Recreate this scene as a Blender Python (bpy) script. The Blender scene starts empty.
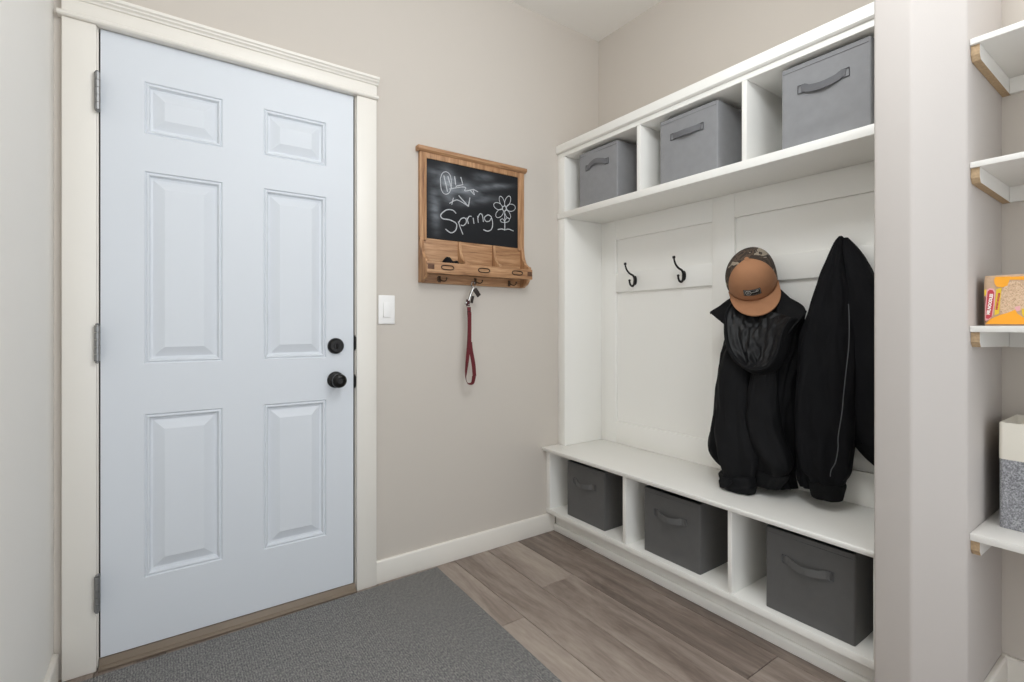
import bpy, bmesh, math, random
from mathutils import Vector, Matrix, noise
random.seed(7)
C = bpy.context.scene.collection
PI = math.pi
R_ = math.radians

# ------------------------------------------------------------------ camera
F = 497.0
YAW = math.atan2(704, 497)
fx, fy = math.cos(YAW), math.sin(YAW)
rx, ry = fy, -fx
H = 1.10
cd = bpy.data.cameras.new('camera'); cam = bpy.data.objects.new('camera', cd); C.objects.link(cam)
cam.location = (0, 0, H); cam.rotation_euler = (PI/2, 0, -math.atan2(fx, fy))
cd.sensor_width = 36; cd.lens = 36*F/1024; cd.shift_y = -14.4/1024; cd.clip_start = 0.02
bpy.context.scene.camera = cam

def pt(px, py, X):
    """point seen at photo pixel (px,py) on the plane x = X"""
    t = (px-512)/F; v = -(py-326.6)/F
    dx, dy = fx+t*rx, fy+t*ry
    k = X/dx
    return Vector((X, k*dy, H+k*v))

# ------------------------------------------------------------------ colour / materials
def lin(c):
    return tuple(((v/255)/12.92 if v/255 <= .04045 else ((v/255+.055)/1.055)**2.4) for v in c)

def new_mat(name):
    m = bpy.data.materials.new(name); m.use_nodes = True
    nt = m.node_tree; b = nt.nodes['Principled BSDF']
    return m, nt, b

def mat(name, rgb, rough=.5, bump=0, bscale=200, var=0, vscale=4, metal=0, spec=.5, stretch=(1,1,1), sheen=0, coat=0):
    m, nt, b = new_mat(name)
    c = lin(rgb)
    b.inputs['Base Color'].default_value = (*c, 1)
    b.inputs['Roughness'].default_value = rough
    b.inputs['Metallic'].default_value = metal
    b.inputs['Specular IOR Level'].default_value = spec
    if sheen:
        b.inputs['Sheen Weight'].default_value = sheen
    if coat:
        b.inputs['Coat Weight'].default_value = coat
    if bump or var:
        tc = nt.nodes.new('ShaderNodeTexCoord'); mp = nt.nodes.new('ShaderNodeMapping')
        mp.inputs['Scale'].default_value = stretch
        nt.links.new(tc.outputs['Object'], mp.inputs['Vector'])
    if bump:
        n = nt.nodes.new('ShaderNodeTexNoise'); n.inputs['Scale'].default_value = bscale; n.inputs['Detail'].default_value = 3
        nt.links.new(mp.outputs[0], n.inputs['Vector'])
        bp = nt.nodes.new('ShaderNodeBump'); bp.inputs['Strength'].default_value = bump; bp.inputs['Distance'].default_value = .002
        nt.links.new(n.outputs['Fac'], bp.inputs['Height']); nt.links.new(bp.outputs[0], b.inputs['Normal'])
    if var:
        n2 = nt.nodes.new('ShaderNodeTexNoise'); n2.inputs['Scale'].default_value = vscale; n2.inputs['Detail'].default_value = 4
        nt.links.new(mp.outputs[0], n2.inputs['Vector'])
        mr = nt.nodes.new('ShaderNodeMapRange'); mr.inputs['From Min'].default_value = .3; mr.inputs['From Max'].default_value = .7
        mr.inputs['To Min'].default_value = 1-var; mr.inputs['To Max'].default_value = 1+var
        nt.links.new(n2.outputs['Fac'], mr.inputs['Value'])
        mx = nt.nodes.new('ShaderNodeVectorMath'); mx.operation = 'SCALE'; mx.inputs[0].default_value = c
        nt.links.new(mr.outputs[0], mx.inputs['Scale']); nt.links.new(mx.outputs[0], b.inputs['Base Color'])
    return m

def math_node(nt, op, a, bb=None, c=None):
    n = nt.nodes.new('ShaderNodeMath'); n.operation = op
    for i, v in enumerate((a, bb, c)):
        if v is None: continue
        if isinstance(v, (int, float)): n.inputs[i].default_value = v
        else: nt.links.new(v, n.inputs[i])
    return n.outputs[0]

def ramp(nt, fac, stops, interp='LINEAR'):
    r = nt.nodes.new('ShaderNodeValToRGB'); r.color_ramp.interpolation = interp
    el = r.color_ramp.elements
    while len(el) > 1: el.remove(el[-1])
    el[0].position = stops[0][0]; el[0].color = (*lin(stops[0][1]), 1)
    for p, c in stops[1:]:
        e = el.new(p); e.color = (*lin(c), 1)
    nt.links.new(fac, r.inputs['Fac'])
    return r.outputs['Color']

def wood_mat(name, stops, rough, axis, scale=14, stretch=.07, bump=.15):
    m, nt, b = new_mat(name)
    tc = nt.nodes.new('ShaderNodeTexCoord'); mp = nt.nodes.new('ShaderNodeMapping')
    s = [1, 1, 1]; s[axis] = stretch; mp.inputs['Scale'].default_value = s
    nt.links.new(tc.outputs['Object'], mp.inputs['Vector'])
    n = nt.nodes.new('ShaderNodeTexNoise'); n.inputs['Scale'].default_value = scale*4; n.inputs['Detail'].default_value = 6; n.inputs['Distortion'].default_value = .8
    nt.links.new(mp.outputs[0], n.inputs['Vector'])
    n2 = nt.nodes.new('ShaderNodeTexNoise'); n2.inputs['Scale'].default_value = scale*18; n2.inputs['Detail'].default_value = 4
    nt.links.new(mp.outputs[0], n2.inputs['Vector'])
    f = math_node(nt, 'MULTIPLY_ADD', n2.outputs['Fac'], .35, math_node(nt, 'MULTIPLY', n.outputs['Fac'], .75))
    col = ramp(nt, f, stops)
    nt.links.new(col, b.inputs['Base Color'])
    b.inputs['Roughness'].default_value = rough
    bp = nt.nodes.new('ShaderNodeBump'); bp.inputs['Strength'].default_value = bump; bp.inputs['Distance'].default_value = .002
    nt.links.new(f, bp.inputs['Height']); nt.links.new(bp.outputs[0], b.inputs['Normal'])
    return m

M = {}
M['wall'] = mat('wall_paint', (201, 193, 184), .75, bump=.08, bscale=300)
M['wall_left'] = mat('wall_paint_brightened', (234, 231, 226), .7, bump=.08, bscale=300)  # same wall paint lightened: the left wall's brighter light is put into the colour
M['wall_part'] = mat('wall_paint_dimmed', (191, 184, 179), .7, bump=.08, bscale=300)  # wall paint darkened in colour to offset strong lamplight on the partition
M['ceiling'] = mat('ceiling_paint', (237, 234, 229), .85, bump=.2, bscale=120)
M['trim'] = mat('trim_paint', (234, 229, 221), .4, bump=.02, bscale=90)
M['cab'] = mat('cabinet_paint', (240, 238, 233), .38, bump=.02, bscale=90)
M['door'] = mat('door_paint', (217, 221, 227), .5, bump=.03, bscale=70)
M['steel'] = mat('brushed_steel', (150, 150, 150), .4, metal=.9, bump=.05)
M['bronze'] = mat('dark_bronze', (28, 26, 25), .32, metal=.55, bump=.05)
M['brass'] = mat('aged_brass', (74, 54, 36), .5, metal=.3, bump=.1)
M['ironhook'] = mat('black_iron', (26, 23, 22), .38, metal=.4, bump=.05)
M['threshold'] = mat('threshold_vinyl', (126, 112, 97), .55, bump=.1, var=.06)
M['gasket'] = mat('dark_gasket', (48, 45, 42), .7, bump=.05)
M['plastic'] = mat('white_plastic', (240, 238, 236), .3, bump=.01)
M['mdf'] = mat('raw_board_edge', (178, 152, 120), .85, bump=.4, bscale=400, var=.15, vscale=160)
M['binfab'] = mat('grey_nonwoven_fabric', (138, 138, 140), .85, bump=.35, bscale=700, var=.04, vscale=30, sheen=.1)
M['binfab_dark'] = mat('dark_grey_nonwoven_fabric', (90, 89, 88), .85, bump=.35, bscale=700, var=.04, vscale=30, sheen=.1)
M['bininside'] = mat('grey_lining', (70, 70, 72), .9, bump=.3, bscale=600)
M['strap'] = mat('grey_strap_webbing', (104, 104, 107), .8, bump=.4, bscale=900)
M['stitch'] = mat('dark_stitching', (92, 92, 95), .9, bump=.2)
M['black'] = mat('black_softshell', (15, 15, 17), .8, bump=.3, bscale=500, var=.15, vscale=12, spec=.22)
M['black_rib'] = mat('black_ribbing', (13, 13, 14), .95, bump=.8, bscale=160, spec=.2, stretch=(1, 1, .08))
M['navy'] = mat('black_jersey', (12, 12, 15), .85, bump=.3, bscale=700, var=.15, vscale=10, spec=.2)
M['lining'] = mat('black_nylon_lining', (15, 15, 17), .52, bump=.2, bscale=45, spec=.33)
M['zip'] = mat('silver_zip', (96, 98, 100), .45, metal=.5, bump=.4, bscale=900)
M['tan'] = mat('tan_canvas', (166, 118, 84), .85, bump=.35, bscale=900, var=.04, vscale=40)
M['tan_dk'] = mat('tan_seam', (130, 92, 66), .85, bump=.3)
M['patch'] = mat('black_patch', (26, 24, 24), .7, bump=.3, bscale=600)
M['logo'] = mat('grey_thread', (168, 166, 160), .8, bump=.3, bscale=900)
M['leash'] = mat('dark_red_webbing', (100, 24, 32), .75, bump=.6, bscale=800, var=.12, vscale=120)
M['leash_dk'] = mat('maroon_webbing', (62, 22, 26), .8, bump=.6, bscale=800)
M['chrome'] = mat('clip_metal', (190, 190, 190), .2, metal=1, bump=.02)
M['fob'] = mat('black_fob', (38, 28, 24), .5, bump=.1)
M['chalk'] = mat('chalk', (188, 190, 193), .95, bump=.6, bscale=500, var=.2, vscale=160)
M['basket_cloth'] = mat('cream_cloth', (222, 216, 204), .9, bump=.35, bscale=500)
M['cubewhite'] = mat('shelf_paint', (228, 225, 220), .42, bump=.02)

# heather grey basket weave
m, nt, b = new_mat('grey_heather_weave'); M['heather'] = m
tc = nt.nodes.new('ShaderNodeTexCoord')
n = nt.nodes.new('ShaderNodeTexNoise'); n.inputs['Scale'].default_value = 260; n.inputs['Detail'].default_value = 3
nt.links.new(tc.outputs['Object'], n.inputs['Vector'])
nt.links.new(ramp(nt, n.outputs['Fac'], [(.3, (104, 104, 108)), (.5, (142, 142, 146)), (.7, (182, 182, 186))]), b.inputs['Base Color'])
b.inputs['Roughness'].default_value = .9
bp = nt.nodes.new('ShaderNodeBump'); bp.inputs['Strength'].default_value = .5; bp.inputs['Distance'].default_value = .002
nt.links.new(n.outputs['Fac'], bp.inputs['Height']); nt.links.new(bp.outputs[0], b.inputs['Normal'])

# pine for the organiser
PINE = [(.36, (112, 76, 50)), (.46, (156, 114, 79)), (.58, (178, 135, 97)), (.72, (198, 158, 119))]
M['pineX'] = wood_mat('pine_along', PINE, .55, 0)
M['pineZ'] = wood_mat('pine_upright', PINE, .55, 2)
M['cornermetal'] = mat('rusty_corner', (96, 66, 48), .6, metal=.2, bump=.3, var=.2, vscale=60)

# chalkboard slate with wiped chalk smears
m, nt, b = new_mat('chalkboard_slate'); M['slate'] = m
tc = nt.nodes.new('ShaderNodeTexCoord'); sep = nt.nodes.new('ShaderNodeSeparateXYZ')
nt.links.new(tc.outputs['Object'], sep.inputs[0])
nn = nt.nodes.new('ShaderNodeTexNoise'); nn.inputs['Scale'].default_value = 22; nn.inputs['Detail'].default_value = 5
mp = nt.nodes.new('ShaderNodeMapping'); mp.inputs['Rotation'].default_value = (0, R_(-12), 0); mp.inputs['Scale'].default_value = (.5, 1, 1.6)
nt.links.new(tc.outputs['Object'], mp.inputs[0]); nt.links.new(mp.outputs[0], nn.inputs['Vector'])
tot = None
# smears in board coordinates: x from the board's left edge, z from its bottom edge
for (cx, cz, ax, az, rot, w) in ((.105, .262, .040, .062, .1, 1.15), (.19, .255, .11, .034, -.10, 1.0), (.042, .135, .024, .085, .08, .95), (.37, .292, .085, .013, .20, .85), (.27, .205, .10, .018, .25, .45), (.30, .325, .05, .018, .1, .6), (.05, .30, .05, .02, -.2, .5), (.15, .19, .06, .02, .0, .5)):
    dx = math_node(nt, 'SUBTRACT', sep.outputs['X'], cx); dz = math_node(nt, 'SUBTRACT', sep.outputs['Z'], cz)
    u = math_node(nt, 'ADD', math_node(nt, 'MULTIPLY', dx, math.cos(rot)/ax), math_node(nt, 'MULTIPLY', dz, math.sin(rot)/ax))
    v = math_node(nt, 'SUBTRACT', math_node(nt, 'MULTIPLY', dz, math.cos(rot)/az), math_node(nt, 'MULTIPLY', dx, math.sin(rot)/az))
    q = math_node(nt, 'ADD', math_node(nt, 'MULTIPLY', u, u), math_node(nt, 'MULTIPLY', v, v))
    e = math_node(nt, 'MULTIPLY', math_node(nt, 'POWER', 2.718, math_node(nt, 'MULTIPLY', q, -1.0)), w)
    tot = e if tot is None else math_node(nt, 'ADD', tot, e)
nf = math_node(nt, 'MULTIPLY', math_node(nt, 'SUBTRACT', nn.outputs['Fac'], .22), 1.1)
fac = math_node(nt, 'MULTIPLY', tot, nf)
nt.links.new(ramp(nt, fac, [(0, (27, 28, 31)), (.5, (128, 132, 138)), (1, (190, 194, 198))]), b.inputs['Base Color'])
b.inputs['Roughness'].default_value = .75; b.inputs['Specular IOR Level'].default_value = .3

# floor planks: each plank carries its own tone / seed
m, nt, b = new_mat('grey_oak_planks'); M['floor'] = m
at_t = nt.nodes.new('ShaderNodeAttribute'); at_t.attribute_name = 'tone'
tc = nt.nodes.new('ShaderNodeTexCoord'); mp = nt.nodes.new('ShaderNodeMapping'); mp.inputs['Scale'].default_value = (1, .16, 1)
at_s = nt.nodes.new('ShaderNodeAttribute'); at_s.attribute_name = 'seed'
av = nt.nodes.new('ShaderNodeVectorMath'); av.operation = 'ADD'
cmb = nt.nodes.new('ShaderNodeCombineXYZ'); nt.links.new(at_s.outputs['Fac'], cmb.inputs[2]); nt.links.new(at_s.outputs['Fac'], cmb.inputs[1])
nt.links.new(tc.outputs['Object'], av.inputs[0]); nt.links.new(cmb.outputs[0], av.inputs[1]); nt.links.new(av.outputs[0], mp.inputs[0])
n1 = nt.nodes.new('ShaderNodeTexNoise'); n1.inputs['Scale'].default_value = 9; n1.inputs['Detail'].default_value = 8; n1.inputs['Roughness'].default_value = .62; n1.inputs['Distortion'].default_value = 1.0
n2 = nt.nodes.new('ShaderNodeTexNoise'); n2.inputs['Scale'].default_value = 110; n2.inputs['Detail'].default_value = 5
n3 = nt.nodes.new('ShaderNodeTexVoronoi'); n3.inputs['Scale'].default_value = 3.2
mp3 = nt.nodes.new('ShaderNodeMapping'); mp3.inputs['Scale'].default_value = (1, .6, 1)
nt.links.new(av.outputs[0], mp3.inputs[0]); nt.links.new(mp3.outputs[0], n3.inputs['Vector'])
nt.links.new(mp.outputs[0], n1.inputs['Vector']); nt.links.new(mp.outputs[0], n2.inputs['Vector'])
f = math_node(nt, 'ADD', math_node(nt, 'MULTIPLY_ADD', n1.outputs['Fac'], 1.05, -.125), math_node(nt, 'MULTIPLY', n2.outputs['Fac'], .3))
knot = math_node(nt, 'SMOOTH_MIN', math_node(nt, 'MULTIPLY', n3.outputs['Distance'], 11.0), 1.0, .2)
f = math_node(nt, 'ADD', f, math_node(nt, 'MULTIPLY', math_node(nt, 'SUBTRACT', knot, 1), .22))
f = math_node(nt, 'ADD', f, at_t.outputs['Fac'])
nt.links.new(ramp(nt, f, [(.15, (76, 65, 58)), (.42, (122, 108, 99)), (.6, (149, 135, 125)), (.9, (180, 167, 155))]), b.inputs['Base Color'])
b.inputs['Roughness'].default_value = .42
bp = nt.nodes.new('ShaderNodeBump'); bp.inputs['Strength'].default_value = .12; bp.inputs['Distance'].default_value = .001
nt.links.new(n2.outputs['Fac'], bp.inputs['Height']); nt.links.new(bp.outputs[0], b.inputs['Normal'])

# ribbed grey carpet
m, nt, b = new_mat('grey_loop_carpet'); M['rug'] = m
tc = nt.nodes.new('ShaderNodeTexCoord'); mp = nt.nodes.new('ShaderNodeMapping'); mp.inputs['Scale'].default_value = (1, .45, 1)
nt.links.new(tc.outputs['Object'], mp.inputs[0])
n1 = nt.nodes.new('ShaderNodeTexNoise'); n1.inputs['Scale'].default_value = 230; n1.inputs['Detail'].default_value = 3
nt.links.new(mp.outputs[0], n1.inputs['Vector'])
wv = nt.nodes.new('ShaderNodeTexWave'); wv.inputs['Scale'].default_value = 42; wv.bands_direction = 'X'; wv.inputs['Distortion'].default_value = 1.2; wv.inputs['Detail Scale'].default_value = 3
nt.links.new(tc.outputs['Object'], wv.inputs['Vector'])
f = math_node(nt, 'ADD', math_node(nt, 'MULTIPLY', n1.outputs['Fac'], 1.0), math_node(nt, 'MULTIPLY', math_node(nt, 'SUBTRACT', wv.outputs['Fac'], .5), .1))
nt.links.new(ramp(nt, f, [(.3, (98, 98, 99)), (.5, (128, 127, 126)), (.72, (160, 157, 153))]), b.inputs['Base Color'])
b.inputs['Roughness'].default_value = .95; b.inputs['Specular IOR Level'].default_value = .15
bp = nt.nodes.new('ShaderNodeBump'); bp.inputs['Strength'].default_value = .9; bp.inputs['Distance'].default_value = .004
nt.links.new(f, bp.inputs['Height']); nt.links.new(bp.outputs[0], b.inputs['Normal'])

# camouflage mesh of the cap's back
m, nt, b = new_mat('camouflage_mesh'); M['camo'] = m
tc = nt.nodes.new('ShaderNodeTexCoord')
n1 = nt.nodes.new('ShaderNodeTexNoise'); n1.inputs['Scale'].default_value = 26; n1.inputs['Detail'].default_value = 1.5; n1.inputs['Distortion'].default_value = 1.0
nt.links.new(tc.outputs['Object'], n1.inputs['Vector'])
nt.links.new(ramp(nt, n1.outputs['Fac'], [(0, (58, 48, 40)), (.47, (84, 68, 56)), (.55, (52, 43, 37)), (.62, (150, 138, 122))], 'CONSTANT'), b.inputs['Base Color'])
b.inputs['Roughness'].default_value = .9
vv = nt.nodes.new('ShaderNodeTexVoronoi'); vv.inputs['Scale'].default_value = 500; nt.links.new(tc.outputs['Object'], vv.inputs['Vector'])
bp = nt.nodes.new('ShaderNodeBump'); bp.inputs['Strength'].default_value = .6; bp.inputs['Distance'].default_value = .002
nt.links.new(vv.outputs['Distance'], bp.inputs['Height']); nt.links.new(bp.outputs[0], b.inputs['Normal'])

# noodle picture on the food pack
m, nt, b = new_mat('printed_noodles'); M['noodles'] = m
tc = nt.nodes.new('ShaderNodeTexCoord')
n1 = nt.nodes.new('ShaderNodeTexNoise'); n1.inputs['Scale'].default_value = 190; n1.inputs['Detail'].default_value = 4; n1.inputs['Distortion'].default_value = 2
nt.links.new(tc.outputs['Object'], n1.inputs['Vector'])
nt.links.new(ramp(nt, n1.outputs['Fac'], [(.25, (150, 118, 96)), (.48, (206, 172, 140)), (.6, (222, 196, 166)), (.75, (206, 132, 104))]), b.inputs['Base Color'])
b.inputs['Roughness'].default_value = .35
M['pk_body'] = mat('pack_film', (190, 160, 132), .35, bump=.5, bscale=40, var=.12, vscale=60)
M['pk_orange'] = mat('pack_orange', (246, 168, 44), .35, bump=.2, bscale=60)
M['pk_red'] = mat('pack_red', (190, 62, 72), .35, bump=.1)
M['pk_yellow'] = mat('pack_yellow', (226, 190, 52), .35, bump=.1)
M['pk_pink'] = mat('pack_pale', (226, 168, 172), .4, bump=.1)
M['pk_white'] = mat('pack_white', (244, 240, 232), .4, bump=.1)
M['pk_dark'] = mat('pack_maroon', (96, 52, 44), .4, bump=.1)

# ------------------------------------------------------------------ mesh helpers
class MB:
    def __init__(s):
        s.bm = bmesh.new()
    def box(s, x0, x1, y0, y1, z0, z1, bev=.0015, seg=2, mi=0):
        x0, x1 = sorted((x0, x1)); y0, y1 = sorted((y0, y1)); z0, z1 = sorted((z0, z1))
        g = bmesh.ops.create_cube(s.bm, size=1)
        vs = g['verts']
        for v in vs:
            v.co = Vector(((x0+x1)/2+v.co.x*(x1-x0), (y0+y1)/2+v.co.y*(y1-y0), (z0+z1)/2+v.co.z*(z1-z0)))
        fs = {f for v in vs for f in v.link_faces}
        for f in fs: f.material_index = mi
        if bev:
            bev = min(bev, .45*min(x1-x0, y1-y0, z1-z0))
            es = list({e for v in vs for e in v.link_edges})
            bmesh.ops.bevel(s.bm, geom=es, offset=bev, segments=seg, affect='EDGES', profile=.5)
        return s
    def prism(s, poly, axis, a0, a1, bev=0, mi=0, seg=2):
        """polygon (2-D) extruded along an axis: axis x -> poly is (y,z), y -> (x,z), z -> (x,y)"""
        def mk(p, a):
            return {'x': (a, p[0], p[1]), 'y': (p[0], a, p[1]), 'z': (p[0], p[1], a)}[axis]
        A = [s.bm.verts.new(mk(p, a0)) for p in poly]; B = [s.bm.verts.new(mk(p, a1)) for p in poly]
        n = len(poly); fs = []
        fs.append(s.bm.faces.new(A)); fs.append(s.bm.faces.new(B[::-1]))
        for i in range(n):
            fs.append(s.bm.faces.new((A[i], B[i], B[(i+1) % n], A[(i+1) % n])))
        bmesh.ops.recalc_face_normals(s.bm, faces=fs)
        for f in fs: f.material_index = mi
        if bev:
            es = list({e for f in fs for e in f.edges})
            bmesh.ops.bevel(s.bm, geom=es, offset=bev, segments=seg, affect='EDGES', profile=.5)
        return s
    def loft(s, rings, closed=True, cap0=True, cap1=True, mi=0):
        V = [[s.bm.verts.new(p) for p in r] for r in rings]
        n = len(V[0]); fs = []
        for i in range(len(V)-1):
            for j in range(n if closed else n-1):
                k = (j+1) % n
                fs.append(s.bm.faces.new((V[i][j], V[i][k], V[i+1][k], V[i+1][j])))
        if closed and cap0: fs.append(s.bm.faces.new(V[0][::-1]))
        if closed and cap1: fs.append(s.bm.faces.new(V[-1]))
        bmesh.ops.recalc_face_normals(s.bm, faces=fs)
        for f in fs: f.material_index = mi
        return s
    def tube(s, pts, r, n=10, closed=False, flat=None, mi=0):
        """round tube along points; flat = (normal vector, factor) squashes it along a direction"""
        pts = [Vector(p) for p in pts]; N = len(pts)
        rad = r if isinstance(r, (list, tuple)) else [r]*N
        rings = []; up = None
        for i in range(N):
            a = pts[(i-1) % N] if closed or i > 0 else pts[i]
            c = pts[(i+1) % N] if closed or i < N-1 else pts[i]
            t = (c-a).normalized()
            if up is None:
                up = Vector((0, 0, 1)) if abs(t.z) < .9 else Vector((1, 0, 0))
            up = (up-t*up.dot(t)).normalized()
            sd = t.cross(up)
            ring = []
            for k in range(n):
                o = up*math.cos(2*PI*k/n)*rad[i]+sd*math.sin(2*PI*k/n)*rad[i]
                if flat:
                    d = flat[0]; o = o-d*o.dot(d)*(1-flat[1])
                ring.append(pts[i]+o)
            rings.append(ring)
        if closed:
            rings.append(rings[0])
            V = [[s.bm.verts.new(p) for p in rr] for rr in rings[:-1]]
            fs = []
            for i in range(N):
                for j in range(n):
                    k = (j+1) % n; i2 = (i+1) % N
                    fs.append(s.bm.faces.new((V[i][j], V[i][k], V[i2][k], V[i2][j])))
            bmesh.ops.recalc_face_normals(s.bm, faces=fs)
            for f in fs: f.material_index = mi
        else:
            s.loft(rings, mi=mi)
        return s
    def lathe(s, prof, centre, axis, n=32, mi=0):
        """profile of (radius, offset along axis)"""
        axis = Vector(axis).normalized(); c = Vector(centre)
        u = axis.orthogonal().normalized(); w = axis.cross(u)
        rings = [[c+axis*h+(u*math.cos(2*PI*k/n)+w*math.sin(2*PI*k/n))*max(r, 1e-4) for k in range(n)] for r, h in prof]
        return s.loft(rings, mi=mi)
    def grid(s, f, nu, nv, mi=0):
        V = [[s.bm.verts.new(f(i/nu, j/nv)) for j in range(nv+1)] for i in range(nu+1)]
        fs = []
        for i in range(nu):
            for j in range(nv):
                fs.append(s.bm.faces.new((V[i][j], V[i+1][j], V[i+1][j+1], V[i][j+1])))
        for q in fs: q.material_index = mi
        return s

def origin(o):
    v = Vector((0, 0, 0))
    while o is not None:
        v += o.location; o = o.parent
    return v

def obj(name, mb, m, parent=None, base=None, local=False, angle=35):
    me = bpy.data.meshes.new(name)
    bm = mb.bm
    if not local:
        if parent is not None:
            off = origin(parent)
        else:
            if base is None:
                xs = [v.co for v in bm.verts]
                base = Vector(((min(p.x for p in xs)+max(p.x for p in xs))/2, (min(p.y for p in xs)+max(p.y for p in xs))/2, min(p.z for p in xs)))
            off = Vector(base)
        bmesh.ops.translate(bm, verts=bm.verts, vec=-off)
    bm.to_mesh(me); bm.free()
    me.shade_smooth(); me.set_sharp_from_angle(angle=R_(angle))
    for q in (m if isinstance(m, (list, tuple)) else [m]): me.materials.append(q)
    o = bpy.data.objects.new(name, me); C.objects.link(o)
    if parent is not None: o.parent = parent
    elif not local: o.location = off
    return o

def tag(o, label, cat, group=None):
    o['label'] = label; o['category'] = cat
    if group: o['group'] = group
    return o

def thing(name, label, cat, loc, group=None):
    o = bpy.data.objects.new(name, None); C.objects.link(o); o.location = loc; o.empty_display_size = .05
    return tag(o, label, cat, group)

def struct(name, mb, m, label=None, cat=None, **k):
    o = obj(name, mb, m, **k); o['kind'] = 'structure'
    if label: tag(o, label, cat)
    return o

def smooth(pts, n):
    """Catmull-Rom through n-tuples, n samples per span"""
    P = [list(p) for p in pts]; out = []
    for i in range(len(P)-1):
        p0 = P[max(i-1, 0)]; p1 = P[i]; p2 = P[i+1]; p3 = P[min(i+2, len(P)-1)]
        for k in range(n):
            t = k/n
            out.append([.5*((2*b_)+(-a+c)*t+(2*a-5*b_+4*c-d)*t*t+(-a+3*b_-3*c+d)*t**3) for a, b_, c, d in zip(p0, p1, p2, p3)])
    out.append(P[-1])
    return out

# ------------------------------------------------------------------ dimensions
W = 2.076        # door wall face
XL = -.272       # left wall face
XR = 2.084       # right wall face (behind hutch and pantry)
ZC = 2.761
YB = -1.0        # open end of the room behind the camera
TOP = .12

# ------------------------------------------------------------------ room shell
def build_floor():
    mb = MB(); bm = mb.bm
    lt = bm.faces.layers.float.new('tone'); ls = bm.faces.layers.float.new('seed')
    edges = [XL]
    x = 1.125
    while x > XL+.02: x -= .1855
    xs = [XL]; x += .1855
    while x < XR: xs.append(x); x += .1855
    xs.append(XR)
    joints = {1.032: [1.513, .3], 1.217: [.55, -.6], 1.403: [1.64, .4], 1.588: [.845, -.4], 1.774: [1.804, .62]}
    tones = {1.032: [.16, .2, .1], 1.217: [.05, .02, .1], 1.403: [.13, .0, .05], 1.588: [-.11, -.05, 0], 1.774: [-.06, -.1, -.12]}
    for i in range(len(xs)-1):
        xm = (xs[i]+xs[i+1])/2
        key = min(joints, key=lambda k: abs(k-xm))
        if abs(key-xm) < .05: js, tn = joints[key], tones[key]
        else:
            j0 = random.uniform(.9, 1.6); js = [j0, j0-1.2]; tn = [random.uniform(-.1, .12) for _ in range(3)]
        ys = [W+.16]+js+[YB]
        for k in range(len(ys)-1):
            nf = len(bm.faces)
            before = set(bm.faces)
            mb.box(xs[i]+.0011, xs[i+1]-.0011, ys[k+1]+.0010, ys[k]-.0010, -.012, 0, .0018, 1)
            sd = random.uniform(0, 40)
            for fc in bm.faces:
                if fc not in before: fc[lt] = tn[k]; fc[ls] = sd
    before = set(bm.faces)
    mb.box(XL-.1, XR+.1, YB, W+.2, -.08, -.0125, 0)
    for fc in bm.faces:
        if fc not in before: fc[lt] = -.4; fc[ls] = 0
    return struct('floor', mb, M['floor'], base=(0, 0, 0))
build_floor()
struct('ceiling', MB().box(XL-.1, XR+.1, YB, W+.12, ZC, ZC+.1, 0), M['ceiling'])
wb = MB()
DX0, DX1, DZ1 = -.160, .6555, 2.061          # door leaf
JX0, JX1, JZ = -.1645, .6620, 2.0650        # inside of jamb
wb.box(XL-.1, JX0-.012, W, W+TOP, 0, ZC, 0); wb.box(JX1+.012, XR+.1, W, W+TOP, 0, ZC, 0); wb.box(JX0-.012, JX1+.012, W, W+TOP, JZ+.012, ZC, 0)
struct('wall_back', wb, M['wall'])
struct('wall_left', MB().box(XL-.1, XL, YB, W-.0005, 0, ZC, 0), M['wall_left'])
struct('wall_right', MB().box(XR, XR+.1, YB, W-.0005, 0, ZC, 0), M['wall'])
part_poly = [(XR-.0005, .553), (1.629, .553), (1.629, .4668), (1.722, .374), (XR-.0005, .374)]
struct('wall_partition', MB().prism(part_poly, 'z', .0005, ZC-.0005, bev=.007, seg=4), M['wall_part'])
struct('wall_pantry', MB().box(1.722, XR-.0005, -.54, -.42, .0005, ZC-.0005, .003), M['wall'])  # unseen end wall, set close in to shade the pantry shelves

# baseboards
def baseboard(name, poly, axis, a0, a1):
    return struct(name, MB().prism(poly, axis, a0, a1, bev=.001), M['trim'])
baseboard('baseboard_back', [(W-.0005, .0005), (W-.014, .0005), (W-.014, .092), (W-.010, .097), (W-.0005, .097)], 'x', .7485, 1.7405)
baseboard('baseboard_left', [(XL+.0005, .0005), (XL+.014, .0005), (XL+.014, .092), (XL+.010, .097), (XL+.0005, .097)], 'y', YB, W-.022)
baseboard('baseboard_pantry', [(XR-.0005, .0005), (XR-.014, .0005), (XR-.014, .107), (XR-.010, .112), (XR-.0005, .112)], 'y', -.419, .3735)
baseboard('baseboard_partition', [(.3735, .0005), (.360, .0005), (.360, .107), (.364, .112), (.3735, .112)], 'x', 1.73, XR-.0145)

# door jamb, stop, casing
jb = MB()
jb.box(JX0-.0115, JX0, W-.0005, W+TOP, 0, JZ+.0115, .001); jb.box(JX1, JX1+.0115, W-.0005, W+TOP, 0, JZ+.0115, .001); jb.box(JX0, JX1, W-.0005, W+TOP, JZ, JZ+.0115, .001)
jb.box(JX0, JX0+.012, W+.047, W+.075, .03, JZ, .001); jb.box(JX1-.012, JX1, W+.047, W+.075, .03, JZ, .001); jb.box(JX0, JX1, W+.047, W+.075, JZ-.012, JZ, .001)
jamb = struct('trim_1', jb, M['trim'])
for z0, z1 in ((1.000, 1.063), (.843, .900)):
    sp = MB().box(JX1-.0012, JX1+.0005, W-.004, W+.03, z0, z1, .0005)
    sp.tube([(JX1-.0008, W-.0045, z0+.006), (JX1-.0008, W-.0045, z1-.006)], .004, 10)
    obj('strike_plate', sp, M['bronze'], jamb)
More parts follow.
